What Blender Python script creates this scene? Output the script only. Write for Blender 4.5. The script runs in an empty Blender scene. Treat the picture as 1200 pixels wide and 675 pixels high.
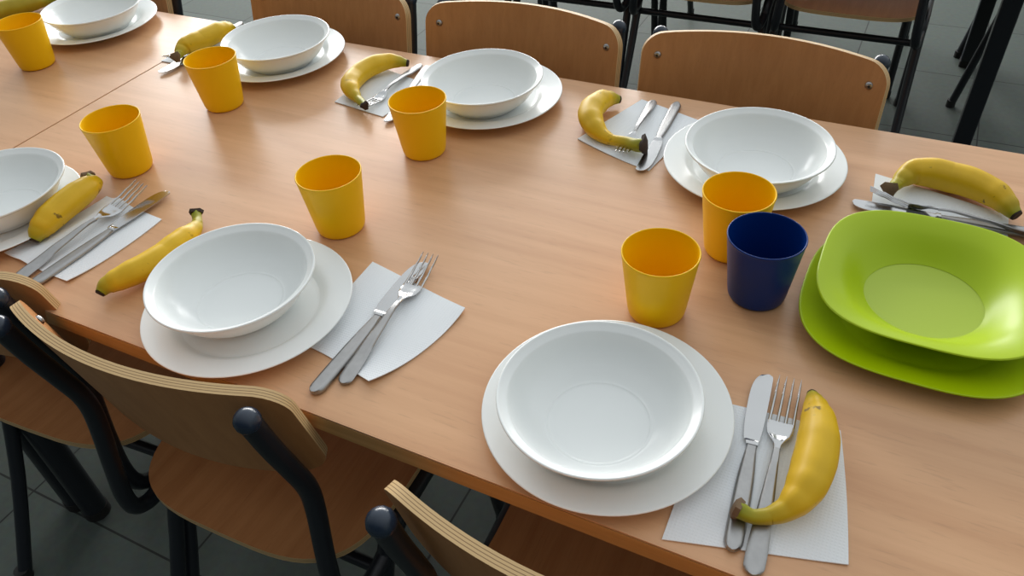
import bpy, bmesh, math, random
from mathutils import Vector, Matrix
PI = math.pi
rng = random.Random(4)
C = bpy.context.scene.collection
TABLE_H = 0.74            # world z = 0 is the table top, the floor lies at -TABLE_H
FZ = -TABLE_H

# ------------------------------------------------------------------ materials
def new_mat(name):
    m = bpy.data.materials.new(name); m.use_nodes = True
    nt = m.node_tree; b = nt.nodes['Principled BSDF']
    return m, nt, b
def L(nt, a, b): nt.links.new(a, b)
def srgb(r, g, b):
    f = lambda c: (c/255/12.92) if c/255 <= .04045 else ((c/255+.055)/1.055)**2.4
    return (f(r), f(g), f(b), 1)
def plain(name, col, rough=.5, metal=0, spec=.5, noise=0.0, nscale=30, coat=0, sss=0):
    m, nt, b = new_mat(name)
    b.inputs['Base Color'].default_value = col
    b.inputs['Roughness'].default_value = rough
    b.inputs['Metallic'].default_value = metal
    b.inputs['Specular IOR Level'].default_value = spec
    b.inputs['Coat Weight'].default_value = coat
    if sss:
        b.inputs['Subsurface Weight'].default_value = sss
        b.inputs['Subsurface Radius'].default_value = (.02, .012, .004)
        b.inputs['Subsurface Scale'].default_value = .3
    if noise:
        tc = nt.nodes.new('ShaderNodeTexCoord'); n = nt.nodes.new('ShaderNodeTexNoise')
        n.inputs['Scale'].default_value = nscale; n.inputs['Detail'].default_value = 4
        mx = nt.nodes.new('ShaderNodeMix'); mx.data_type = 'RGBA'
        L(nt, tc.outputs['Object'], n.inputs['Vector']); L(nt, n.outputs['Fac'], mx.inputs[0])
        mx.inputs[6].default_value = tuple(c*(1-noise) for c in col[:3])+(1,)
        mx.inputs[7].default_value = tuple(min(1, c*(1+noise)) for c in col[:3])+(1,)
        L(nt, mx.outputs[2], b.inputs['Base Color'])
    return m
def wood(name, dark, light, stretch=(1.2, 26, 26), rough=.38, spec=.5, fleck=.25, bump=.02):
    m, nt, b = new_mat(name)
    tc = nt.nodes.new('ShaderNodeTexCoord'); mp = nt.nodes.new('ShaderNodeMapping')
    mp.inputs['Scale'].default_value = stretch
    L(nt, tc.outputs['Object'], mp.inputs['Vector'])
    n1 = nt.nodes.new('ShaderNodeTexNoise'); n1.inputs['Scale'].default_value = 2.0; n1.inputs['Detail'].default_value = 6
    n1.inputs['Roughness'].default_value = .62; n1.inputs['Distortion'].default_value = .35
    L(nt, mp.outputs['Vector'], n1.inputs['Vector'])
    mp2 = nt.nodes.new('ShaderNodeMapping'); mp2.inputs['Scale'].default_value = tuple(s*k for s, k in zip(stretch, (14, 9, 9)))
    L(nt, tc.outputs['Object'], mp2.inputs['Vector'])
    n2 = nt.nodes.new('ShaderNodeTexNoise'); n2.inputs['Scale'].default_value = 2.2; n2.inputs['Detail'].default_value = 2
    L(nt, mp2.outputs['Vector'], n2.inputs['Vector'])
    r1 = nt.nodes.new('ShaderNodeValToRGB'); r1.color_ramp.elements[0].position = .33; r1.color_ramp.elements[1].position = .68
    r1.color_ramp.elements[0].color = dark; r1.color_ramp.elements[1].color = light
    L(nt, n1.outputs['Fac'], r1.inputs['Fac'])
    r2 = nt.nodes.new('ShaderNodeValToRGB'); r2.color_ramp.elements[0].position = .60; r2.color_ramp.elements[1].position = .74
    r2.color_ramp.elements[0].color = (0, 0, 0, 1); r2.color_ramp.elements[1].color = (1, 1, 1, 1)
    L(nt, n2.outputs['Fac'], r2.inputs['Fac'])
    ml = nt.nodes.new('ShaderNodeMath'); ml.operation = 'MULTIPLY'; ml.inputs[1].default_value = fleck
    L(nt, r2.outputs['Color'], ml.inputs[0])
    mx = nt.nodes.new('ShaderNodeMix'); mx.data_type = 'RGBA'
    L(nt, ml.outputs[0], mx.inputs[0]); L(nt, r1.outputs['Color'], mx.inputs[6])
    mx.inputs[7].default_value = tuple(c*.55 for c in dark[:3])+(1,)
    L(nt, mx.outputs[2], b.inputs['Base Color'])
    b.inputs['Roughness'].default_value = rough; b.inputs['Specular IOR Level'].default_value = spec
    bp = nt.nodes.new('ShaderNodeBump'); bp.inputs['Strength'].default_value = bump; bp.inputs['Distance'].default_value = .001
    L(nt, n2.outputs['Fac'], bp.inputs['Height']); L(nt, bp.outputs['Normal'], b.inputs['Normal'])
    return m

M = {}
M['top'] = wood('beech_laminate', srgb(203, 153, 111), srgb(218, 170, 127), (1.0, 16, 16), .33, .5, .20)
M['edge'] = wood('beech_edge_band', srgb(192, 144, 84), srgb(208, 160, 100), (1.5, 20, 60), .45, .4, .25)
M['edge_line'] = plain('dark_glue_line', srgb(92, 58, 34), .6)
M['seat'] = wood('beech_plywood', srgb(160, 104, 60), srgb(178, 122, 74), (22, 1.4, 22), .55, .25, .25)
M['back'] = wood('beech_backrest', srgb(190, 131, 78), srgb(204, 145, 90), (26, 26, 1.3), .42, .4, .2)
M['metal'] = plain('black_painted_tube', (.012, .015, .021, 1), .34, 0, .5)
M['cap'] = plain('dark_blue_plastic_cap', (.016, .028, .05, 1), .25, 0, .6)
M['rubber'] = plain('black_rubber', (.01, .01, .01, 1), .7)
M['screw'] = plain('steel_screw', (.45, .45, .45, 1), .3, 1)
M['hole'] = plain('screw_socket', (.02, .02, .02, 1), .6)
M['white'] = plain('white_melamine', (.87, .895, .88, 1), .24, 0, .45)
M['green'] = plain('lime_melamine', srgb(170, 196, 0), .34, 0, .32)
M['greenwell'] = plain('lime_matte_well', srgb(176, 198, 66), .5, 0, .4)
M['yellow'] = plain('yellow_plastic', srgb(252, 200, 0), .40, 0, .3)
M['blue'] = plain('blue_plastic', srgb(0, 46, 118), .36, 0, .28)
M['steel'] = plain('polished_steel', (.50, .50, .50, 1), .18, 1, noise=.05)
M['brushed'] = plain('brushed_steel', (.37, .365, .36, 1), .36, 1, noise=.12, nscale=160)

def ply_edge_mat():
    m, nt, b = new_mat('plywood_edge')
    a = nt.nodes.new('ShaderNodeAttribute'); a.attribute_name = 'ply'
    r = nt.nodes.new('ShaderNodeValToRGB'); cr = r.color_ramp; cr.interpolation = 'EASE'
    li, dk = srgb(214, 180, 128), srgb(118, 80, 46)
    cr.elements[0].position = 0; cr.elements[0].color = li
    cr.elements[1].position = 1; cr.elements[1].color = li
    for p, c in ((.2, li), (.25, dk), (.3, li), (.45, li), (.5, dk), (.55, li), (.7, li), (.75, dk), (.8, li)):
        e = cr.elements.new(p); e.color = c
    L(nt, a.outputs['Fac'], r.inputs['Fac']); L(nt, r.outputs['Color'], b.inputs['Base Color'])
    b.inputs['Roughness'].default_value = .55
    return m
M['ply'] = ply_edge_mat()

def napkin_mat():
    m, nt, b = new_mat('paper_napkin')
    b.inputs['Base Color'].default_value = (.82, .85, .87, 1); b.inputs['Roughness'].default_value = .9
    b.inputs['Specular IOR Level'].default_value = .15
    tc = nt.nodes.new('ShaderNodeTexCoord')
    ws = []
    for d in ('X', 'Y'):
        w = nt.nodes.new('ShaderNodeTexWave'); w.bands_direction = d; w.inputs['Scale'].default_value = 95
        w.inputs['Distortion'].default_value = .3
        L(nt, tc.outputs['Object'], w.inputs['Vector']); ws.append(w)
    ml = nt.nodes.new('ShaderNodeMath'); ml.operation = 'MULTIPLY'
    L(nt, ws[0].outputs['Fac'], ml.inputs[0]); L(nt, ws[1].outputs['Fac'], ml.inputs[1])
    n = nt.nodes.new('ShaderNodeTexNoise'); n.inputs['Scale'].default_value = 25
    L(nt, tc.outputs['Object'], n.inputs['Vector'])
    ad = nt.nodes.new('ShaderNodeMath'); ad.operation = 'ADD'
    L(nt, ml.outputs[0], ad.inputs[0]); L(nt, n.outputs['Fac'], ad.inputs[1])
    bp = nt.nodes.new('ShaderNodeBump'); bp.inputs['Strength'].default_value = .35; bp.inputs['Distance'].default_value = .0006
    L(nt, ad.outputs[0], bp.inputs['Height']); L(nt, bp.outputs['Normal'], b.inputs['Normal'])
    return m
M['napkin'] = napkin_mat()

def banana_mat(name, green=.5, spots=.5, tone=(228, 184, 18)):
    m, nt, b = new_mat(name)
    at = nt.nodes.new('ShaderNodeAttribute'); at.attribute_name = 'along'
    r = nt.nodes.new('ShaderNodeValToRGB'); cr = r.color_ramp
    y = srgb(*tone); g = srgb(140, 148, 28); gm = tuple(y[i]*(1-green)+g[i]*green for i in range(3))+(1,)
    cr.elements[0].position = 0; cr.elements[0].color = g
    cr.elements[1].position = 1; cr.elements[1].color = g
    for p, c in ((.05, gm), (.13, y), (.74, y), (.88, gm)):
        e = cr.elements.new(p); e.color = c
    L(nt, at.outputs['Fac'], r.inputs['Fac'])
    tc = nt.nodes.new('ShaderNodeTexCoord')
    n0 = nt.nodes.new('ShaderNodeTexNoise'); n0.inputs['Scale'].default_value = 28; n0.inputs['Detail'].default_value = 4
    L(nt, tc.outputs['Object'], n0.inputs['Vector'])
    m0 = nt.nodes.new('ShaderNodeMix'); m0.data_type = 'RGBA'; m0.blend_type = 'MULTIPLY'; m0.inputs[0].default_value = .55
    r0 = nt.nodes.new('ShaderNodeValToRGB'); r0.color_ramp.elements[0].position = .3; r0.color_ramp.elements[1].position = .65
    r0.color_ramp.elements[0].color = (.82, .8, .6, 1); r0.color_ramp.elements[1].color = (1.0, 1.0, 1.0, 1)
    L(nt, n0.outputs['Fac'], r0.inputs['Fac']); L(nt, r.outputs['Color'], m0.inputs[6]); L(nt, r0.outputs['Color'], m0.inputs[7])
    # brown bruises: sparse thresholded noise, stretched
    n1 = nt.nodes.new('ShaderNodeTexNoise'); n1.inputs['Scale'].default_value = 110; n1.inputs['Detail'].default_value = 3
    L(nt, tc.outputs['Object'], n1.inputs['Vector'])
    n2 = nt.nodes.new('ShaderNodeTexNoise'); n2.inputs['Scale'].default_value = 31; n2.inputs['Detail'].default_value = 1
    L(nt, tc.outputs['Object'], n2.inputs['Vector'])
    mu = nt.nodes.new('ShaderNodeMath'); mu.operation = 'MULTIPLY'
    L(nt, n1.outputs['Fac'], mu.inputs[0]); L(nt, n2.outputs['Fac'], mu.inputs[1])
    r1 = nt.nodes.new('ShaderNodeValToRGB'); r1.color_ramp.elements[0].position = .40; r1.color_ramp.elements[1].position = .45
    r1.color_ramp.elements[0].color = (0, 0, 0, 1); r1.color_ramp.elements[1].color = (spots, spots, spots, 1)
    L(nt, mu.outputs[0], r1.inputs['Fac'])
    m1 = nt.nodes.new('ShaderNodeMix'); m1.data_type = 'RGBA'
    L(nt, r1.outputs['Color'], m1.inputs[0]); L(nt, m0.outputs[2], m1.inputs[6]); m1.inputs[7].default_value = srgb(74, 44, 14)
    L(nt, m1.outputs[2], b.inputs['Base Color'])
    b.inputs['Roughness'].default_value = .46; b.inputs['Specular IOR Level'].default_value = .4
    return m
M['banana_ripe'] = banana_mat('ripe_banana_skin', .55, .75)
M['banana_fresh'] = banana_mat('fresh_banana_skin', .6, .35, (232, 188, 24))
M['banana_green'] = banana_mat('greenish_banana_skin', 1.0, .2, (178, 156, 18))
M['stem'] = plain('banana_stem', srgb(140, 140, 40), .6, noise=.3, nscale=90)
M['tip'] = plain('banana_dry_tip', srgb(52, 36, 24), .8, noise=.4, nscale=150)
M['cut'] = plain('banana_stem_cut', srgb(120, 98, 74), .85, noise=.3, nscale=200)

def floor_mat():
    m, nt, b = new_mat('terrazzo_tiles')
    tc = nt.nodes.new('ShaderNodeTexCoord'); mp = nt.nodes.new('ShaderNodeMapping')
    px, py = .4325, .4375
    mp.inputs['Location'].default_value = (.145/px, -.0135/py, 0); mp.inputs['Scale'].default_value = (1/px, 1/py, 1)
    L(nt, tc.outputs['Object'], mp.inputs['Vector'])
    br = nt.nodes.new('ShaderNodeTexBrick'); br.offset = 0; br.squash = 1
    br.inputs['Scale'].default_value = 1; br.inputs['Brick Width'].default_value = 1; br.inputs['Row Height'].default_value = 1
    br.inputs['Mortar Size'].default_value = .006; br.inputs['Mortar Smooth'].default_value = .3
    br.inputs['Color1'].default_value = srgb(76, 88, 81); br.inputs['Color2'].default_value = srgb(72, 83, 76)
    br.inputs['Mortar'].default_value = srgb(38, 42, 40)
    L(nt, mp.outputs['Vector'], br.inputs['Vector'])
    n = nt.nodes.new('ShaderNodeTexNoise'); n.inputs['Scale'].default_value = 60; n.inputs['Detail'].default_value = 5
    L(nt, tc.outputs['Object'], n.inputs['Vector'])
    mx = nt.nodes.new('ShaderNodeMix'); mx.data_type = 'RGBA'; mx.blend_type = 'OVERLAY'; mx.inputs[0].default_value = .25
    L(nt, br.outputs['Color'], mx.inputs[6]); L(nt, n.outputs['Color'], mx.inputs[7])
    hs = nt.nodes.new('ShaderNodeHueSaturation'); hs.inputs['Saturation'].default_value = .7
    L(nt, mx.outputs[2], hs.inputs['Color'])
    L(nt, hs.outputs['Color'], b.inputs['Base Color']); b.inputs['Roughness'].default_value = .7; b.inputs['Specular IOR Level'].default_value = .2
    return m
M['floor'] = floor_mat()
M['wall'] = plain('painted_wall', srgb(196, 198, 190), .85, noise=.04, nscale=3)
M['trim'] = plain('grey_trim', srgb(120, 124, 122), .6, noise=.05)

# ------------------------------------------------------------------ object helpers
def link(name, me, parent=None, loc=None):
    o = bpy.data.objects.new(name, me); C.objects.link(o)
    if parent: o.parent = parent
    if loc is not None: o.location = loc
    return o
def mesh(name, verts, faces, mats, parent=None, smooth=True, mi=None, attr=None, loc=None):
    me = bpy.data.meshes.new(name); me.from_pydata([tuple(v) for v in verts], [], faces)
    for m in (mats if isinstance(mats, (list, tuple)) else [mats]): me.materials.append(m)
    if mi: me.polygons.foreach_set('material_index', mi)
    if attr:
        a = me.attributes.new(attr[0], 'FLOAT', 'POINT'); a.data.foreach_set('value', attr[1])
    bm = bmesh.new(); bm.from_mesh(me); bmesh.ops.recalc_face_normals(bm, faces=bm.faces[:]); bm.to_mesh(me); bm.free()
    if smooth:
        me.polygons.foreach_set('use_smooth', [True]*len(me.polygons))
        try: me.set_sharp_from_angle(angle=math.radians(50))
        except Exception: pass
    me.update()
    return link(name, me, parent, loc)
def thing(name, label, cat, loc=(0, 0, 0), rot=0, group=None):
    o = bpy.data.objects.new(name, None); o.empty_display_size = .05; C.objects.link(o)
    o.location = loc; o.rotation_euler = (0, 0, rot)
    return tag(o, label, cat, group)
def tag(o, label, cat, group=None):
    o['label'] = label; o['category'] = cat
    if group: o['group'] = group
    return o
def copy_tree(o, parent=None):
    c = o.copy(); C.objects.link(c)
    if parent: c.parent = parent
    for ch in list(o.children): copy_tree(ch, c)
    return c

class MB:
    def __init__(s): s.v = []; s.f = []; s.mi = []; s.a = []
    def add(s, v, f, mi=0, a=None):
        k = len(s.v); s.v += [Vector(p) for p in v]; s.f += [tuple(i+k for i in q) for q in f]
        s.mi += [mi]*len(f) if not isinstance(mi, list) else mi
        s.a += a if a else [0.]*len(v)
    def build(s, name, mats, parent=None, smooth=True, attr=None, loc=None):
        return mesh(name, s.v, s.f, mats, parent, smooth, s.mi, (attr, s.a) if attr else None, loc)
def lathe(prof, n=72, closed_axis=True):
    v = []; f = []
    rings = []
    for r, z in prof:
        if r < 1e-6: rings.append([len(v)]); v.append((0, 0, z))
        else:
            rings.append(list(range(len(v), len(v)+n)))
            v += [(r*math.cos(2*PI*k/n), r*math.sin(2*PI*k/n), z) for k in range(n)]
    for a, b in zip(rings, rings[1:]):
        for k in range(n):
            k2 = (k+1) % n
            if len(a) == 1 and len(b) == 1: continue
            if len(a) == 1: f.append((a[0], b[k], b[k2]))
            elif len(b) == 1: f.append((a[k], a[k2], b[0]))
            else: f.append((a[k], a[k2], b[k2], b[k]))
    return v, f
def smooth_prof(p, sub=4):
    out = []
    for i in range(len(p)-1):
        p0 = p[max(i-1, 0)]; p1 = p[i]; p2 = p[i+1]; p3 = p[min(i+2, len(p)-1)]
        for k in range(sub):
            t = k/sub
            out.append(tuple(.5*((2*b)+(c-a)*t+(2*a-5*b+4*c-d)*t*t+(-a+3*b-3*c+d)*t**3) for a, b, c, d in zip(p0, p1, p2, p3)))
    out.append(p[-1]); return out
def sweep(path, radii, n=12, cap=True, lobes=0, lobe_amp=0.0, flat=1.0):
    pts = [Vector(p) for p in path]; v = []; f = []
    t0 = (pts[1]-pts[0]).normalized()
    u = t0.cross(Vector((0, 0, 1)))
    if u.length < .1: u = t0.cross(Vector((1, 0, 0)))
    u.normalize()
    for i, p in enumerate(pts):
        t = (pts[min(i+1, len(pts)-1)]-pts[max(i-1, 0)]).normalized()
        u = (u-t*u.dot(t)).normalized(); w = t.cross(u)
        for k in range(n):
            a = 2*PI*k/n; r = radii[i]*(1+lobe_amp*math.cos(lobes*a+.6))
            v.append(p+u*(r*math.cos(a))+w*(r*flat*math.sin(a)))
    for i in range(len(pts)-1):
        for k in range(n):
            k2 = (k+1) % n
            f.append((i*n+k, i*n+k2, (i+1)*n+k2, (i+1)*n+k))
    if cap:
        f.append(tuple(range(n))[::-1]); f.append(tuple(range((len(pts)-1)*n, len(pts)*n)))
    return v, f
def box(x0, x1, y0, y1, z0, z1):
    v = [(x, y, z) for z in (z0, z1) for y in (y0, y1) for x in (x0, x1)]
    return v, [(0, 2, 3, 1), (4, 5, 7, 6), (0, 1, 5, 4), (2, 6, 7, 3), (0, 4, 6, 2), (1, 3, 7, 5)]
def rrect(x0, x1, y0, y1, r, n=8):
    out = []
    for cx, cy, a0 in ((x1-r, y1-r, 0), (x0+r, y1-r, 90), (x0+r, y0+r, 180), (x1-r, y0+r, 270)):
        for k in range(n+1):
            a = math.radians(a0+90*k/n); out.append((cx+r*math.cos(a), cy+r*math.sin(a)))
    return out
def prism(poly, z0, z1):
    n = len(poly); v = [(x, y, z0) for x, y in poly]+[(x, y, z1) for x, y in poly]
    f = [tuple(range(n))[::-1], tuple(range(n, 2*n))]+[(i, (i+1) % n, n+(i+1) % n, n+i) for i in range(n)]
    return v, f
def ringband(outer, inner, z0, z1):
    n = len(outer)
    v = [(x, y, z0) for x, y in outer]+[(x, y, z1) for x, y in outer]+[(x, y, z1) for x, y in inner]+[(x, y, z0) for x, y in inner]
    f = []
    for i in range(n):
        j = (i+1) % n
        for a in range(4):
            b = (a+1) % 4; f.append((a*n+i, a*n+j, b*n+j, b*n+i))
    return v, f
def ball(c, r, n=14, m=10, sz=1):
    v, f = lathe([(0, -r*sz)]+[(r*math.sin(PI*k/m), -r*sz*math.cos(PI*k/m)) for k in range(1, m)]+[(0, r*sz)], n)
    return [Vector(p)+Vector(c) for p in v], f

# ------------------------------------------------------------------ tables
def make_table(x0, x1, y0, y1, label, leg_dx=.027, group=None, sq=False):
    t = thing('dining_table', label, 'table', ((x0+x1)/2, (y0+y1)/2, FZ), 0, group)
    lr = .006 if sq else .0235
    hx, hy = (x1-x0)/2, (y1-y0)/2; H = TABLE_H
    m = MB(); m.add(*prism(rrect(-hx+.002, hx-.002, -hy+.002, hy-.002, .016), H-.024, H)); m.build('tabletop', M['top'], t, smooth=False)
    o = rrect(-hx, hx, -hy, hy, .018); i_ = rrect(-hx+.002, hx-.002, -hy+.002, hy-.002, .016)
    m = MB(); m.add(*ringband(o, i_, H-.026, H-.0032)); b = m.build('edge_band', M['edge'], t, smooth=False)
    o2 = rrect(-hx+.0006, hx-.0006, -hy+.0006, hy-.0006, .0174)
    m = MB(); m.add(*ringband(o2, i_, H-.0032, H-.0022)); m.build('glue_line', M['edge_line'], b, smooth=False)
    o3 = rrect(-hx+.0002, hx-.0002, -hy+.0002, hy-.0002, .0178)
    m = MB(); m.add(*ringband(o3, i_, H-.0022, H-.0001)); m.build('laminate_edge', M['top'], b, smooth=False)
    m = MB()
    a, c = hx-.02, hy-.03
    m.add(*box(-a, a, -c, -c+.022, H-.062, H-.0262)); m.add(*box(-a, a, c-.022, c, H-.062, H-.0262))
    m.add(*box(-a, -a+.022, -c, c, H-.062, H-.0262)); m.add(*box(a-.022, a, -c, c, H-.062, H-.0262))
    m.build('frame_rail', M['metal'], t, smooth=False)
    for sx in (-1, 1):
        for sy in (-1, 1):
            cx, cy = sx*(hx-leg_dx), sy*(hy-.035)
            v, f = prism(rrect(cx-.024, cx+.024, cy-.024, cy+.024, lr, 8), .012, H-.03)
            lg = mesh('leg', v, f, M['metal'], t, smooth=False)
            v, f = prism(rrect(cx-.0255, cx+.0255, cy-.0255, cy+.0255, lr+.001, 8), 0.0, .022)
            mesh('rubber_foot', v, f, M['rubber'], lg, smooth=False)
    return t
make_table(.0012, 1.80, 0, .80, 'beech laminate dining table carrying the green plates and blue cup')
make_table(-1.80, -.0012, 0, .80, 'beech dining table butted on beyond the seam at upper left')
make_table(-.2, 1.556, 1.975, 2.775, 'next dining table beyond, only its black legs in view at upper right', .031, sq=True)

# ------------------------------------------------------------------ chairs
def backrest_mesh(parent):
    W, T = .198, .012
    nu, nv = 36, 14
    def outline(u):          # local x in -1..1 -> (z bottom, z top) with rounded corners
        x = abs(u)*W; r1, r0 = .032, .05
        zt, zb = .811, .622
        zt -= .010*(x/W)**2*.6
        zb += .018*(x/W)**2
        if x > W-r1: d = x-(W-r1); zt -= r1-math.sqrt(max(r1*r1-d*d, 0))
        if x > W-r0: d = x-(W-r0); zb += (r0-math.sqrt(max(r0*r0-d*d, 0)))*.8
        return zb, zt
    def surf(x, z):
        y = -.187+.043*(x/W)**2-.21*(z-.72)
        return y
    us = [math.sin(PI/2*(-1+2*i/nu)) for i in range(nu+1)]
    V = []; F = []; MI = []; A = []
    front, back = [], []
    for side, off in ((0, 0.), (1, -T)):
        for u in us:
            zb, zt = outline(u); x = u*W; col = []
            for j in range(nv+1):
                z = zb+(zt-zb)*j/nv
                sl = .086*x/W/W   # slope dy/dx for normal offset
                nrm = Vector((-sl, 1, .2)).normalized()
                p = Vector((x, surf(x, z), z))+nrm*off
                col.append(len(V)); V.append(p); A.append(float(side))
            (front if side == 0 else back).append(col)
    for g in (front, back):
        for i in range(nu):
            for j in range(nv):
                F.append((g[i][j], g[i+1][j], g[i+1][j+1], g[i][j+1])); MI.append(0)
    # edge strip with its own verts
    loop = [(i, nv) for i in range(nu+1)]+[(nu, j) for j in range(nv-1, -1, -1)]+[(i, 0) for i in range(nu-1, -1, -1)]+[(0, j) for j in range(1, nv)]
    base = len(V); n = len(loop)
    for i, j in loop:
        V.append(V[front[i][j]].copy()); A.append(0.); V.append(V[back[i][j]].copy()); A.append(1.)
    for k in range(n):
        k2 = (k+1) % n
        F.append((base+2*k, base+2*k2, base+2*k2+1, base+2*k+1)); MI.append(1)
    me = bpy.data.meshes.new('backrest'); me.from_pydata([tuple(p) for p in V], [], F)
    me.materials.append(M['back']); me.materials.append(M['ply']); me.polygons.foreach_set('material_index', MI)
    a = me.attributes.new('ply', 'FLOAT', 'POINT'); a.data.foreach_set('value', A)
    me.polygons.foreach_set('use_smooth', [True]*len(F)); me.update()
    return link('backrest', me, parent), surf
def seat_mesh(parent):
    n = 64; T = .011
    V = []; F = []; MI = []; A = []
    def out(a):
        x, y = math.cos(a), math.sin(a); e = 2/3.6 if y < 0 else 2/5
        px = .198*math.copysign(abs(x)**e, x); py = .195*math.copysign(abs(y)**e, y)
        if y > 0: px *= .985
        return px, py+.005
    def zz(x, y):
        z = .452
        if y > .13: z -= 1.6*(y-.13)**2*3
        z -= .006*math.exp(-((x/.11)**2+((y+.02)/.11)**2))
        if y < -.13: z += .8*(y+.13)**2
        return z
    rings = 10
    for side in (0, 1):
        k0 = len(V); V.append(Vector((0, .005, zz(0, 0)-side*T))); A.append(float(side))
        for r in range(1, rings+1):
            for k in range(n):
                px, py = out(2*PI*k/n); py -= .005; s = r/rings
                x, y = px*s, py*s+.005
                V.append(Vector((x, y, zz(x, y)-side*T))); A.append(float(side))
        for k in range(n):
            F.append((k0, k0+1+k, k0+1+(k+1) % n)); MI.append(0)
        for r in range(rings-1):
            for k in range(n):
                a = k0+1+r*n+k; b = k0+1+r*n+(k+1) % n; F.append((a, b, b+n, a+n)); MI.append(0)
    t0 = 1+(rings-1)*n; b0 = 1+rings*n+1+(rings-1)*n; base = len(V)
    for k in range(n):
        V.append(V[t0+k].copy()); A.append(0.); V.append(V[b0+k].copy()); A.append(1.)
    for k in range(n):
        k2 = (k+1) % n; F.append((base+2*k, base+2*k2, base+2*k2+1, base+2*k+1)); MI.append(1)
    me = bpy.data.meshes.new('seat'); me.from_pydata([tuple(p) for p in V], [], F)
    me.materials.append(M['seat']); me.materials.append(M['ply']); me.polygons.foreach_set('material_index', MI)
    a = me.attributes.new('ply', 'FLOAT', 'POINT'); a.data.foreach_set('value', A)
    bm = bmesh.new(); bm.from_mesh(me); bmesh.ops.recalc_face_normals(bm, faces=bm.faces[:]); bm.to_mesh(me); bm.free()
    me.polygons.foreach_set('use_smooth', [True]*len(F)); me.update()
    return link('seat', me, parent)
def make_chair(label):
    t = thing('school_chair', label, 'chair')
    back, surf = backrest_mesh(t)
    seat_mesh(t)
    R = .0125
    for s in (-1, 1):
        x = .181*s
        pts = smooth_prof([(x*1.0, -.2022, .788), (x, -.1915, .735), (x, -.178, .68), (x*1.0, -.167, .630), (x, -.168, .585), (x*1.01, -.182, .50), (x*1.03, -.190, .435), (x*1.05, -.183, .395), (x*1.07, -.155, .377), (x*1.09, -.115, .385), (x*1.10, -.07, .41), (x*1.10, -.02, .424), (x*1.10, .12, .426)], 5)
        m = MB(); m.add(*sweep(pts, [R]*len(pts), 12)); p = m.build('back_post', M['metal'], t)
        v, f = ball((x, -.2030, .791), .0142, 14, 10); mesh('end_cap', v, f, M['cap'], p)
        # bolt through the backrest
        bx = .173*s; bz = .770; by = surf(bx, bz)
        v, f = lathe([(0, .003), (.003, .003), (.0055, .0022), (.0065, 0), (.0065, -.002), (0, -.002)], 16)
        rot = Matrix.Rotation(-PI/2, 3, 'X')
        bo = mesh('bolt', [rot @ Vector(q)+Vector((bx, by+.0005, bz)) for q in v], f, M['screw'], t)
        v, f = lathe([(0, .0034), (.0022, .0034), (.0022, .0028), (0, .0028)], 10)
        mesh('bolt_socket', [rot @ Vector(q)+Vector((bx, by+.0005, bz)) for q in v], f, M['hole'], bo)
        # side frame: rail and two legs
        xl = .199*s
        def leg(pts):
            q = smooth_prof(pts, 4); m = MB(); m.add(*sweep(q, [R]*len(q), 12)); lg = m.build('leg', M['metal'], t)
            e = Vector(q[-1]); m = MB(); m.add(*sweep([e+Vector((0, 0, .02)), e+Vector((0, 0, -.004))], [.0145, .0145], 12)); m.build('rubber_foot', M['rubber'], lg)
        leg([(xl, .02, .426), (xl, -.06, .426), (xl, -.092, .408), (xl, -.108, .37), (xl*1.02, -.175, .20), (xl*1.05, -.268, .004)])
        leg([(xl, .02, .426), (xl, .12, .426), (xl, .148, .41), (xl, .16, .37), (xl, .19, .20), (xl, .222, .004)])
    m = MB(); m.add(*sweep([(-.2, -.111, .362), (.2, -.111, .362)], [.010, .010], 10)); m.build('stretcher', M['metal'], t)
    m = MB()
    for y in (-.03, .10): m.add(*sweep([(-.2, y, .426), (.2, y, .426)], [.009, .009], 10))
    m.build('seat_support', M['metal'], t)
    return t
chairs = [
 ((.622, .136), math.radians(1.2), 'plywood chair in full view at lower left, middle of the three near backrests', 'near'),
 ((.203, .152), math.radians(4), 'plywood chair at far left of near side, mostly hidden behind its right neighbour', 'near'),
 ((1.165, .105), math.radians(2), 'plywood chair at bottom centre of frame, nearest the plate with the ripe banana', 'near'),
 ((1.088, .715), PI, 'wooden chair across the table, rightmost backrest of the far row', 'far'),
 ((.648, .715), PI, 'wooden chair across the table, second backrest from the right in far row', 'far'),
 ((.207, .715), PI, 'wooden chair across the table, third backrest from right, behind two white plates', 'far'),
 ((-.445, .715), PI, 'wooden chair across the table at upper left, only a lower backrest corner showing', 'far'),
 ((1.135, 2.13), 0, 'chair at the next table, brown seat showing at top right beyond rightmost backrest', 'next'),
 ((.702, 2.12), 0, 'chair at the next table, just left of the one with the most seat showing', 'next'),
 ((.268, 2.13), 0, 'chair at the next table, black legs behind the second backrest from the right', 'next'),
 ((-.165, 2.13), 0, 'chair at the next table, dark legs in the gap at upper left', 'next'),
 ((1.715, 2.600), PI/2, 'chair at the head of the next table, legs beside its thick black leg', 'head'),
 ((1.09, 2.62), PI, 'far-side chair of the next table, thin legs seen under the brown seat', 'next2'),
 ((.66, 2.62), PI, 'far-side chair of the next table, thin legs seen above the far row of backrests', 'next2'),
]
GR = {'near': 'chairs on the near side of the table', 'far': 'chairs along the far side of the table', 'next': 'chairs on the near side of the next table', 'next2': 'chairs on the far side of the next table', 'head': None}
chair0 = None
for (x, y), rz, lab, g in chairs:
    if chair0 is None: o = chair0 = make_chair(lab)
    else: o = copy_tree(chair0)
    o.location = (x, y, FZ); o.rotation_euler = (0, 0, rz); o['label'] = lab; o['group'] = GR[g]
    if GR[g] is None: del o['group']

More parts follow.
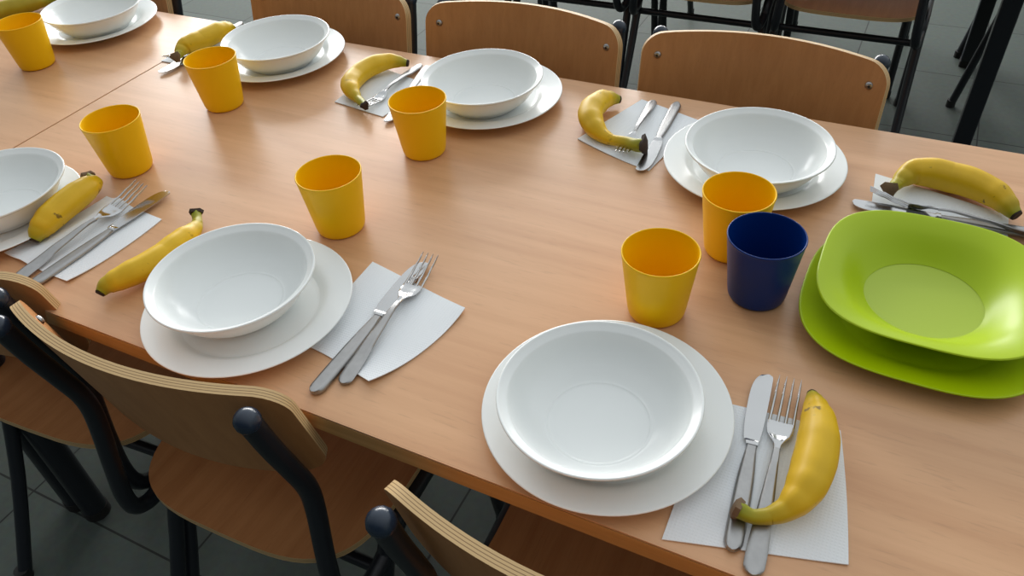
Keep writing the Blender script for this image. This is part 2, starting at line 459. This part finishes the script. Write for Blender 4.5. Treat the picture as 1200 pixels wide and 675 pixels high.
# ------------------------------------------------------------------ white plates and bowls
plate_prof = smooth_prof([(.0001, .0050), (.04, .0050), (.079, .0051), (.086, .0070), (.0915, .0110), (.098, .0142), (.110, .0163), (.122, .0180), (.1255, .0184), (.1267, .0178), (.1264, .0168), (.122, .0155), (.108, .0136), (.097, .0115), (.0895, .0072), (.0845, .0030), (.081, .0004), (.078, .0), (.075, .0008), (.072, .0020), (.04, .0020), (.0001, .0020)], 3)
bowl_prof = smooth_prof([(.0001, .0040), (.03, .0040), (.0490, .0041), (.0520, .0052), (.0540, .0053), (.0560, .0060), (.0625, .0098), (.0725, .0172), (.081, .0268), (.0868, .0365), (.0898, .0430), (.0925, .0450), (.096, .0472), (.0985, .0490), (.1002, .0490), (.1009, .0478), (.1000, .0462), (.0960, .0440), (.0925, .0400), (.0865, .0290), (.077, .0160), (.066, .0065), (.0595, .0010), (.0565, .0), (.0535, .0004), (.051, .0014), (.03, .0014), (.0001, .0014)], 3)
def uniq(p):  # drop the tiny axis radius
    return [(0 if r < 2e-4 else r, z) for r, z in p]
pv, pf = lathe(uniq(plate_prof), 96); bv, bf = lathe(uniq(bowl_prof), 96)
PC = {'A': (1.1122, .1173), 'B': (.6542, .1030), 'C': (1.1412, .6285), 'D': (.6825, .6819), 'E': (.2263, .6908), 'F': (-.2699, .6892), 'G': (.1560, .1145)}
BC = {'A': (1.1102, .1019), 'B': (.6385, .1045), 'C': (1.1482, .6115), 'D': (.6839, .6660), 'E': (.2405, .6790), 'F': (-.2520, .6800), 'G': (.1670, .1265)}
SITE = {'A': ('nearest place, bottom centre, beside the ripe banana', 'nearest place, bottom centre, all its inside in view'),
        'B': ('near left place, between banana and knife', 'near left place, half hiding a banana'),
        'C': ('far right place, behind yellow cup', 'far right place, behind the yellow cup'),
        'D': ('far middle place, behind a yellow cup', 'far middle place, behind one yellow cup'),
        'E': ('far left place, by the table seam', 'far left place, by the table seam'),
        'F': ('top left corner, beyond the seam', 'top left corner, beyond the table seam'),
        'G': ('left edge, cut off by the frame', 'left edge, cut off by the frame')}
p0 = b0 = None
for k in 'ABCDEFG':
    if p0 is None:
        p0 = o = mesh('dinner_plate', pv, pf, M['white']); b0 = b = mesh('bowl', bv, bf, M['white'])
    else:
        o = p0.copy(); C.objects.link(o); b = b0.copy(); C.objects.link(b)
    o.location = (*PC[k], .0004); b.location = (*BC[k], .0058)
    tag(o, 'white dinner plate under bowl at the '+SITE[k][0], 'plate', 'white dinner plates on the tables')
    tag(b, 'white deep bowl at the '+SITE[k][1], 'bowl', 'white bowls on the plates')

# ------------------------------------------------------------------ cups
def cup_prof():
    o = [(.0001, .0012), (.026, .0012), (.0275, .0002), (.0290, .0), (.0318, .0016), (.0334, .0055), (.0345, .0120)]
    for k in range(1, 7):
        t = k/6; o.append((.0345+(.0434-.0345)*t, .012+(.0860-.012)*t))
    o += [(.0439, .0876), (.0436, .0886), (.0428, .0889), (.0421, .0882), (.0416, .0850)]
    for k in range(1, 7):
        t = k/6; o.append((.0416+(.0326-.0416)*t, .0850+(.0110-.0850)*t))
    o += [(.0308, .0058), (.0280, .0042), (.015, .0040), (.0001, .0040)]
    return uniq(smooth_prof(o, 2))
cv, cf = lathe(cup_prof(), 72)
CUPS = [((1.1088, .2913), 'yellow', 'yellow plastic cup just behind the nearest white plate'),
        ((1.1595, .4357), 'yellow', 'yellow plastic cup touching close behind the blue cup'),
        ((1.2086, .3629), 'blue', 'dark blue plastic cup beside the green plates'),
        ((.6566, .2892), 'yellow', 'yellow plastic cup at mid table behind the near left plate'),
        ((.6638, .5027), 'yellow', 'yellow plastic cup in front of the far middle bowl'),
        ((.2484, .2918), 'yellow', 'yellow plastic cup near the seam above the left fork and knife'),
        ((.2466, .5107), 'yellow', 'yellow plastic cup in front of the far left bowl'),
        ((-.2415, .5099), 'yellow', 'yellow plastic cup beyond the seam, at the top left edge')]
c0 = None
for (x, y), col, lab in CUPS:
    if c0 is None: c0 = o = mesh('drinking_cup', cv, cf, M['yellow'])
    elif col == 'blue': o = mesh('drinking_cup', cv, cf, M['blue'])
    else: o = c0.copy(); C.objects.link(o)
    o.location = (x, y, .0003); tag(o, lab, 'cup', 'plastic cups on the tables')

# ------------------------------------------------------------------ green square plates
def squircle_plate(prof, n=96):
    """prof: (radius, z, exponent) rows, lathe over a superellipse"""
    v = []; f = []; rings = []
    for r, z, e in prof:
        if r < 2e-4: rings.append([len(v)]); v.append((0, 0, z)); continue
        rings.append(list(range(len(v), len(v)+n)))
        for k in range(n):
            a = 2*PI*k/n; c, s = math.cos(a), math.sin(a)
            q = (abs(c)**e+abs(s)**e)**(-1/e); v.append((r*q*c, r*q*s, z))
    for a, b in zip(rings, rings[1:]):
        for k in range(n):
            k2 = (k+1) % n
            if len(a) == 1: f.append((a[0], b[k], b[k2]))
            elif len(b) == 1: f.append((a[k], a[k2], b[0]))
            else: f.append((a[k], a[k2], b[k2], b[k]))
    return v, f
gp = smooth_prof([(.0001, .005, 2), (.04, .005, 2), (.080, .0052, 2.2), (.088, .008, 2.4), (.098, .013, 2.7), (.118, .0182, 2.9), (.1255, .0205, 2.9), (.1268, .0200, 2.9), (.1262, .0188, 2.9), (.117, .0155, 2.9), (.098, .0100, 2.7), (.086, .0030, 2.4), (.082, .0, 2.2), (.078, .0, 2.2), (.075, .002, 2.2), (.04, .002, 2), (.0001, .002, 2)], 3)
v, f = squircle_plate(gp)
o = mesh('square_plate', v, f, M['green'], loc=(1.3835, .3915, .0004)); o.rotation_euler = (0, 0, math.radians(-1))
tag(o, 'lime green rounded-square flat plate lying under the green deep plate', 'plate', 'stacked green plates')
dp = [(.0001, .0045, 2), (.03, .0045, 2), (.0615, .0045, 2), (.0632, .0050, 2), (.0650, .0062, 2), (.069, .0092, 2.05), (.077, .0165, 2.2), (.085, .0242, 2.4), (.094, .0310, 2.6), (.106, .0362, 2.8), (.1152, .0390, 3.0), (.1168, .0388, 3.0), (.1166, .0376, 3.0), (.106, .0340, 2.8), (.094, .0285, 2.6), (.085, .0212, 2.4), (.076, .0115, 2.2), (.068, .0030, 2.05), (.0645, .0002, 2), (.0610, .0, 2), (.058, .0016, 2), (.03, .0016, 2), (.0001, .0016, 2)]
dpt = smooth_prof(dp, 3)
t = thing('deep_plate', 'lime green rounded-square deep plate with paler round well, topmost of the green plates', 'plate', (1.3845, .4125, .0060), 0, 'stacked green plates')
i1 = next(i for i, r in enumerate(dpt) if r[0] > .0622)
v, f = squircle_plate(dpt[i1:]); mesh('rim', v, f, M['green'], t)
v, f = squircle_plate(dpt[:i1+1]); mesh('well', v, f, M['greenwell'], t)['label'] = 'paler matte round well'

# ------------------------------------------------------------------ cutlery
def ribbon(st, thick, ncross=6, crown=.0, edge=.35):
    """st rows: (y, left, right, z); thick: function(y) or number"""
    v = []; f = []; n = ncross
    for (y, l, r, z) in st:
        th = thick(y) if callable(thick) else thick
        for k in range(n+1):
            u = k/n; e = 1-abs(2*u-1)**9
            v.append((l+(r-l)*u, y, z+th*(edge+(1-edge)*e)+crown*(abs(2*u-1)**2)))
        for k in range(n+1):
            u = k/n; v.append((l+(r-l)*u, y, z+crown*(abs(2*u-1)**2)))
    m = 2*(n+1)
    for i in range(len(st)-1):
        a, b = i*m, (i+1)*m
        for k in range(n):
            f.append((a+k, a+k+1, b+k+1, b+k)); f.append((a+n+1+k, b+n+1+k, b+n+2+k, a+n+2+k))
        f.append((a, b, b+n+1, a+n+1)); f.append((a+n, a+2*n+1, b+2*n+1, b+n))
    for a in (0, (len(st)-1)*m):
        for k in range(n): f.append((a+k, a+n+1+k, a+n+2+k, a+k+1))
    return v, f
def interp(rows, ys):
    sm = smooth_prof(rows, 6); out = []
    for y in ys:
        for a, b in zip(sm, sm[1:]):
            if a[0] <= y <= b[0]+1e-9:
                t = (y-a[0])/max(b[0]-a[0], 1e-9); out.append(tuple(p+(q-p)*t for p, q in zip(a, b))); break
    return out
def lin(a, b, n): return [a+(b-a)*i/n for i in range(n+1)]
def knife_parts():
    end = [(.0115*(1-math.cos(PI/2*k/6)), .0088*math.sin(PI/2*k/6)) for k in range(7)]
    rows = [(y, -max(w, .0006), max(w, .0006), .0) for y, w in end]
    hw = [(.0115, .0088), (.04, .0090), (.08, .0082), (.108, .0062), (.118, .0052), (.124, .0054)]
    rows += [(y, -w, w, 0) for y, w in [tuple(q) for q in interp(hw, lin(.014, .124, 16))]]
    h = ribbon(rows, lambda y: .0048-.0012*min(1, y/.12), 8)
    bl = [(.122, -.0056, .0056), (.127, -.0072, .0060), (.131, -.0092, .0066), (.15, -.0112, .0080), (.18, -.0120, .0088), (.20, -.0112, .0090), (.2115, -.0088, .0090), (.2180, -.0056, .0088), (.2212, -.0026, .0078), (.2224, .0002, .0064), (.2228, .0026, .0046)]
    b = ribbon([(y, l, r, .0012) for y, l, r in interp(bl, lin(.122, .2228, 44))], lambda y: .0030 if y < .128 else .0014, 6, 0, .92)
    return h, b
def fork_parts():
    def z(y):
        pts = [(0, .0004), (.03, .0022), (.08, .0070), (.12, .0090), (.145, .0065), (.160, .0030), (.172, .0022), (.19, .0050), (.21, .0098), (.2285, .0140), (.24, .016)]
        for a, b in zip(pts, pts[1:]):
            if a[0] <= y <= b[0]:
                t = (y-a[0])/(b[0]-a[0]); t = t*t*(3-2*t); return a[1]+(b[1]-a[1])*t
        return 0
    end = [(.010*(1-math.cos(PI/2*k/6)), .0092*math.sin(PI/2*k/6)) for k in range(7)]
    rows = [(y, -max(w, .0006), max(w, .0006), z(y)) for y, w in end]
    hw = [(.010, .0092), (.03, .0092), (.07, .0070), (.11, .0046), (.130, .0036), (.1375, .0034)]
    rows += [(y, -w, w, z(y)) for y, w in interp(hw, lin(.013, .1375, 18))]
    h = ribbon(rows, .0026, 8)
    hd = [(.136, .0034), (.143, .0042), (.150, .0075), (.157, .0112), (.165, .0130), (.1745, .0134)]
    m = MB(); m.add(*ribbon([(y, -w, w, z(y)) for y, w in interp(hd, lin(.136, .1745, 16))], .0020, 10, .0012))
    for k in range(4):
        c = (-.0134+.0017)+k*(.0268-.0034)/3
        st = []
        for i in range(15):
            y = .171+(.2285-.171)*i/14; t = i/14; w = .0018-.0007*t if i < 13 else (.0008 if i == 13 else .0003)
            cx = c*(1-.06*t); st.append((y, cx-w, cx+w, z(y)+.0006*(1-t)*abs(c)/.0117))
        m.add(*ribbon(st, .0018, 3))
    return h, (m.v, m.f)
KH, KB = knife_parts(); FH, FT = fork_parts()
def make_cutlery(kind):
    t = bpy.data.objects.new('table_knife' if kind == 'k' else 'table_fork', None); t.empty_display_size = .03; C.objects.link(t)
    if kind == 'k':
        mesh('handle', *KH, M['brushed'], t); mesh('blade', *KB, M['steel'], t)
    else:
        mesh('handle', *FH, M['brushed'], t); mesh('tines', *FT, M['steel'], t)
    return t
proto = {}
def place(kind, a, b, za, zb, label, roll=0, length=None):
    if kind not in proto: o = proto[kind] = make_cutlery(kind)
    else: o = copy_tree(proto[kind])
    A, B = Vector((*a, za)), Vector((*b, zb)); d = B-A
    base = .2228 if kind == 'k' else .2285
    s = (length or d.length)/base
    yv = d.normalized(); xv = yv.cross(Vector((0, 0, 1))).normalized(); zv = xv.cross(yv)
    R = Matrix((xv, yv, zv)).transposed() @ Matrix.Rotation(math.radians(roll), 3, 'Y')
    o.matrix_world = Matrix.Translation(A) @ R.to_4x4() @ Matrix.Scale(s, 4)
    tag(o, label, 'knife' if kind == 'k' else 'fork', 'table knives' if kind == 'k' else 'table forks')
    return o
place('k', (1.267, .019), (1.2475, .236), .0026, .0026, 'steel table knife beside the nearest white plate, under the banana stem')
place('f', (1.2885, .004), (1.273, .229), .0022, .0022, 'steel fork lying half under the ripe banana on the nearest napkin')
place('k', (.810, .020), (.808, .260), .0028, .0028, 'steel knife on the napkin right of the near left plate')
place('f', (.832, .045), (.817, .266), .0026, .0030, 'steel fork crossing a knife tip on the napkin at centre left')
place('k', (.349, .026), (.361, .258), .0030, .0050, 'steel knife on the folded napkin at the left edge, tip past the napkin')
place('f', (.319, .024), (.329, .244), .0040, .0100, 'steel fork raised on a napkin fold at the left edge, beside a banana', 12)
place('k', (.986, .772), (.9965, .560), .0030, .0030, 'steel knife left of the far right plate, shiny blade toward the cups')
place('f', (.947, .768), (.958, .583), .0030, .0030, 'steel fork under the curved banana stem on the napkin at far centre')
place('k', (.520, .752), (.562, .553), .0028, .0028, 'steel knife between the far middle bowl and its fork, tip by the cup')
place('f', (.503, .757), (.503, .567), .0030, .0030, 'steel fork on the napkin left of the far middle bowl')
place('k', (.037, .800), (.044, .560), .0030, .0030, 'steel knife across the seam with dark tip left of the far left yellow cup')
place('f', (.018, .785), (.020, .600), .0030, .0030, 'steel fork mostly hidden under the far left banana')
place('k', (1.522, .600), (1.284, .586), .0028, .0028, 'shiny steel knife lying behind the green plates')
place('f', (1.514, .578), (1.300, .598), .0110, .0080, 'steel fork crossing over the knife behind the green plates', 48)

# ------------------------------------------------------------------ napkins
def napkin(corners, label, curl=(0, 0, 0, 0), ridge=None, n=22, bulge=(0, 0, 0, 0)):
    """corners in order; curl lifts each corner; bulge pushes each edge outwards"""
    c = [Vector((*p, 0)) for p in corners]; ctr = sum(c, Vector())/4
    V = []; F = []
    def pt(u, v):
        p = c[0]*(1-u)*(1-v)+c[1]*u*(1-v)+c[2]*u*v+c[3]*(1-u)*v
        e0, e1, e2, e3 = bulge
        k = 4*u*(1-u); q = 4*v*(1-v)
        dx, dy = (c[1]-c[0]), (c[3]-c[0])
        p = p-dy.normalized()*e0*k*(1-v)+dx.normalized()*e1*q*u+dy.normalized()*e2*k*v-dx.normalized()*e3*q*(1-u)
        # rounded corners
        z = .0010
        for i, (cu, cv) in enumerate(((0, 0), (1, 0), (1, 1), (0, 1))):
            d = math.hypot(u-cu, v-cv); z += curl[i]*max(0, 1-d/.45)**2
        if ridge:
            u0, w, h = ridge; z += h*math.exp(-((u-u0)/w)**2)*(.4+.6*v)
        z += .0004*math.sin(5*u+3*v)*math.sin(4*v+1)
        return p, max(z, .0008)
    for top in (1, 0):
        for j in range(n+1):
            for i in range(n+1):
                p, z = pt(i/n, j/n); V.append((p.x-ctr.x, p.y-ctr.y, z+(.0007 if top else -.0005)))
    m = (n+1)*(n+1)
    for t in (0, 1):
        for j in range(n):
            for i in range(n):
                a = t*m+j*(n+1)+i; F.append((a, a+1, a+n+2, a+n+1) if t == 0 else (a, a+n+1, a+n+2, a+1))
    loop = [i for i in range(n+1)]+[(n+1)*j+n for j in range(1, n+1)]+[(n+1)*n+i for i in range(n-1, -1, -1)]+[(n+1)*j for j in range(n-1, 0, -1)]
    for a, b in zip(loop, loop[1:]+loop[:1]): F.append((a, b, b+m, a+m))
    o = mesh('paper_napkin', V, F, M['napkin'], loc=(ctr.x, ctr.y, 0))
    return tag(o, label, 'napkin', 'white paper napkins')
napkin([(1.208, .007), (1.360, .048), (1.331, .193), (1.205, .182)], 'white embossed paper napkin under the knife, fork and ripe banana at bottom right', (0, .001, 0, 0), bulge=(0, .002, 0, 0))
napkin([(.745, .080), (.859, .058), (.899, .205), (.742, .239)], 'white paper napkin under knife and fork right of the near left plate', (0, .006, .003, 0), bulge=(-.004, .010, 0, 0))
napkin([(.252, .058), (.386, .050), (.400, .205), (.277, .216)], 'creased white napkin under the fork and knife at the left edge', (.004, .003, .0, .002), ridge=(.28, .12, .009), bulge=(.0, .006, 0, 0))
napkin([(.874, .617), (1.006, .570), (1.034, .735), (.926, .770)], 'white napkin at far centre beside the far right plate, under the curved banana', (0, .0, 0, 0), bulge=(.004, 0, 0, 0))
napkin([(.431, .585), (.541, .570), (.560, .695), (.432, .726)], 'white napkin under fork and banana left of the far middle plate', (0, 0, 0, 0))
napkin([(-.003, .606), (.10, .606), (.10, .745), (.010, .745)], 'white napkin corner peeping out at the table seam, under the far left banana', (0, 0, 0, 0))
napkin([(1.310, .560), (1.470, .560), (1.470, .634), (1.303, .674)], 'white napkin behind the green plates, under the large right banana', (0, 0, 0, 0))

# ------------------------------------------------------------------ bananas
def banana(pts, label, mat, R=.0185, zbase=.0005, stem_end='last', stem_len=.16, tip_frac=.018, lift=None, prof=None, flat=.98):
    """pts: axis in plan from tip to stem; body tapers at both ends; stem is the thin end"""
    if stem_end == 'first': pts = pts[::-1]
    q = smooth_prof([(*p, 0.) for p in pts], 8)
    P = [Vector(p) for p in q]
    d = [0.]
    for a, b in zip(P, P[1:]): d.append(d[-1]+(b-a).length)
    tot = d[-1]; N = 72
    path = []
    for k in range(N+1):
        s = tot*k/N
        for i in range(len(d)-1):
            if d[i] <= s <= d[i+1]+1e-9:
                t = (s-d[i])/max(d[i+1]-d[i], 1e-9); path.append(P[i].lerp(P[i+1], t)); break
    prof = prof or [(0, .30), (.02, .42), (.07, .66), (.14, .84), (.25, .97), (.42, 1.0), (.58, .98), (.70, .88), (.80, .66), (.88, .44), (.94, .36), (1.0, .40)]
    def rad(t):
        for a, b in zip(prof, prof[1:]):
            if a[0] <= t <= b[0]:
                u = (t-a[0])/(b[0]-a[0]); u = u*u*(3-2*u)*.5+u*.5; return R*(a[1]+(b[1]-a[1])*u)
        return R*prof[-1][1]
    lift = lift or [(0, .006), (.5, 0), (.8, .004), (1, .010)]
    def lf(t):
        for a, b in zip(lift, lift[1:]):
            if a[0] <= t <= b[0]: return a[1]+(b[1]-a[1])*(t-a[0])/(b[0]-a[0])
        return lift[-1][1]
    for k, p in enumerate(path):
        t = k/N; p.z = zbase+rad(t)*flat+max(0, lf(t)) if True else 0
    o0 = path[N//2]; base = Vector((o0.x, o0.y, 0))
    th = thing('banana', label, 'banana', base, 0, 'bananas at the place settings')
    loc = [p-base for p in path]; r = [rad(k/N) for k in range(N+1)]
    a0, a1 = max(1, int(N*tip_frac)), int(N*(1-stem_len*.55)); a2 = N-1
    def piece(name, i, j, m, attr=True):
        v, f = sweep(loc[i:j+1], r[i:j+1], 20, True, 5, .038, flat)
        A = [k/N for k in range(i, j+1) for _ in range(20)]
        return mesh(name, v, f, m, th, True, None, ('along', A))
    piece('peel', a0, a1, mat)
    piece('blossom_tip', 0, a0, M['tip'])
    st = piece('stem', a1, N, mat)
    # ragged dry end of the stem
    e, e0 = loc[N], loc[N-2]; dr = (e-e0).normalized()
    v, f = sweep([e-dr*.002, e+dr*.003, e+dr*.006], [r[N]*1.15, r[N]*1.35, r[N]*.8], 9, True, 3, .22)
    mesh('stem_end', v, f, M['cut'] if 'ripe' in mat.name else M['tip'], st)
    return th
banana([(1.2965, .221), (1.302, .203), (1.310, .172), (1.314, .139), (1.313, .103), (1.306, .078), (1.294, .063), (1.277, .054), (1.263, .055)],
       'ripe banana with brown specks lying on the nearest napkin beside the fork', M['banana_ripe'], .0195, .0035, stem_len=.24,
       prof=[(0, .24), (.02, .30), (.06, .44), (.12, .62), (.22, .84), (.36, .99), (.50, 1.02), (.62, .94), (.72, .74), (.80, .52), (.88, .38), (.94, .34), (1.0, .40)], lift=[(0, .004), (.5, 0), (.75, .004), (1, .004)])
banana([(.4605, .042), (.462, .054), (.470, .068), (.478, .085), (.485, .108), (.4875, .137), (.487, .165), (.482, .190), (.473, .206), (.460, .219)],
       'straight yellow banana half hidden by the near left bowl', M['banana_fresh'], .0175, .0005, stem_len=.18)
banana([(.279, .088), (.279, .110), (.277, .139), (.276, .167), (.273, .192), (.266, .213), (.252, .221), (.240, .224)],
       'yellow banana between the left edge plate and the napkin with fork', M['banana_ripe'], .0200, .0030, stem_len=.12, lift=[(0, .002), (.5, .008), (1, .012)])
banana([(.4905, .737), (.477, .732), (.458, .721), (.445, .701), (.436, .677), (.435, .650), (.443, .622), (.457, .604), (.472, .593), (.486, .584), (.508, .569)],
       'curved banana on the napkin left of the far middle plate', M['banana_fresh'], .0175, .0015, stem_len=.16,
       prof=[(0, .34), (.03, .42), (.08, .62), (.15, .80), (.28, .98), (.45, 1.02), (.6, 1.0), (.72, .86), (.80, .62), (.86, .42), (.92, .40), (1, .32)])
banana([(.8985, .740), (.887, .729), (.877, .709), (.874, .680), (.881, .653), (.899, .630), (.920, .619), (.940, .616), (.957, .613), (.973, .607), (.983, .607)],
       'strongly curved banana with green stem on the far centre napkin', M['banana_fresh'], .0195, .0015, stem_len=.30, lift=[(0, .004), (.5, 0), (.72, .001), (1, .006)],
       prof=[(0, .30), (.03, .42), (.09, .66), (.18, .90), (.32, 1.02), (.48, .98), (.58, .82), (.68, .55), (.76, .42), (.9, .46), (1.0, .56)])
banana([(1.476, .6145), (1.469, .621), (1.455, .637), (1.437, .651), (1.413, .662), (1.389, .667), (1.366, .667), (1.347, .661), (1.336, .645), (1.330, .629), (1.325, .614)],
       'large banana on the napkin behind the green plates', M['banana_ripe'], .0200, .0015, stem_len=.16,
       prof=[(0, .36), (.03, .46), (.09, .68), (.2, .90), (.4, 1.02), (.6, 1.02), (.72, .92), (.81, .66), (.88, .44), (.94, .38), (1, .42)])
banana([(.061, .752), (.060, .728), (.055, .702), (.049, .677), (.042, .654), (.036, .632), (.052, .600)],
       'banana wedged between the far left bowl and the table seam', M['banana_ripe'], .0190, .0035, stem_len=.16)
banana([(-.528, .600), (-.527, .647), (-.508, .688), (-.489, .728), (-.478, .765)],
       'greenish banana at the top left corner, behind the cup beyond the seam', M['banana_green'], .0190, .0005, stem_len=.16)

# ------------------------------------------------------------------ setting
v, f = box(-6.1, 6.1, -3.9, 6.65, FZ-.05, FZ)
o = mesh('floor', v, f, M['floor'], smooth=False); o['kind'] = 'structure'

def struct(name, v, f, m, parent=None):
    o = mesh(name, v, f, m, parent, smooth=False)
    if parent is None: o['kind'] = 'structure'
    return o
CZ = FZ+3.0
WX = [(-5.2, -3.2), (-2.4, -.4), (.4, 2.4), (3.2, 5.2)]; WZ = (FZ+.95, FZ+2.6)
m = MB()
m.add(*box(-6.1, 6.1, 6.5, 6.65, FZ, WZ[0])); m.add(*box(-6.1, 6.1, 6.5, 6.65, WZ[1], CZ))
ed = [-6.1]+[x for w_ in WX for x in w_]+[6.1]
for a, b in zip(ed[0::2], ed[1::2]): m.add(*box(a, b, 6.5, 6.65, *WZ))
o = m.build('wall_back', M['wall'], smooth=False); o['kind'] = 'structure'
struct('wall_left', *box(-6.1, -6, -3.9, 6.5, FZ, CZ), M['wall'])
struct('wall_right', *box(6, 6.1, -3.9, 6.5, FZ, CZ), M['wall'])
for i, (a, b) in enumerate(WX):
    m = MB(); t_ = .06
    m.add(*box(a, a+t_, 6.52, 6.6, *WZ)); m.add(*box(b-t_, b, 6.52, 6.6, *WZ)); m.add(*box((a+b)/2-t_/2, (a+b)/2+t_/2, 6.52, 6.6, *WZ))
    m.add(*box(a, b, 6.52, 6.6, WZ[0], WZ[0]+t_)); m.add(*box(a, b, 6.52, 6.6, WZ[1]-t_, WZ[1]))
    o = m.build('window_%d' % (i+1), M['trim'], smooth=False); o['kind'] = 'structure'
struct('baseboard_back', *box(-6, 6, 6.485, 6.5, FZ, FZ+.1), M['trim'])

# ------------------------------------------------------------------ light
w = bpy.data.worlds.new('World'); bpy.context.scene.world = w; w.use_nodes = True
nt = w.node_tree; bg = nt.nodes['Background']
tc = nt.nodes.new('ShaderNodeTexCoord'); sp = nt.nodes.new('ShaderNodeSeparateXYZ'); L(nt, tc.outputs['Generated'], sp.inputs[0])
ma = nt.nodes.new('ShaderNodeMath'); ma.operation = 'MULTIPLY_ADD'; L(nt, sp.outputs['Y'], ma.inputs[0]); ma.inputs[1].default_value = .42; ma.inputs[2].default_value = .34
mz = nt.nodes.new('ShaderNodeMath'); mz.operation = 'MULTIPLY_ADD'; L(nt, sp.outputs['Z'], mz.inputs[0]); mz.inputs[1].default_value = .30; L(nt, ma.outputs[0], mz.inputs[2])
rp = nt.nodes.new('ShaderNodeValToRGB'); L(nt, mz.outputs[0], rp.inputs['Fac'])
rp.color_ramp.elements[0].position = .05; rp.color_ramp.elements[0].color = (.02, .02, .02, 1)
rp.color_ramp.elements[1].position = 1; rp.color_ramp.elements[1].color = (.92, .97, 1.0, 1)
L(nt, rp.outputs['Color'], bg.inputs['Color']); bg.inputs['Strength'].default_value = 1.30
def area(name, loc, target, size, power, col):
    l = bpy.data.lights.new(name, 'AREA'); l.shape = 'RECTANGLE'; l.size, l.size_y = size; l.energy = power; l.color = col
    o = bpy.data.objects.new(name, l); C.objects.link(o); o.location = loc
    o.rotation_euler = (Vector(target)-Vector(loc)).to_track_quat('-Z', 'Y').to_euler(); return o
area('window_light', (-1.2, 6.3, 1.6), (.6, .4, 0), (5.0, 1.7), 380, (1.0, .99, .97))
area('side_window_light', (-4.0, 4.9, 1.7), (.5, .4, 0), (2.5, 1.6), 150, (1.0, .99, .97))

# ------------------------------------------------------------------ camera
cd = bpy.data.cameras.new('camera'); cam = bpy.data.objects.new('camera', cd); C.objects.link(cam)
cam.location = (1.28795, -.37288, .63856); cam.rotation_euler = (.849014, .0605601, .455689)
cd.sensor_width = 36; cd.lens = 916.94/1200*36; cd.clip_start = .02
bpy.context.scene.camera = cam
bpy.context.scene.view_settings.view_transform = 'Standard'
bpy.context.scene.view_settings.look = 'None'
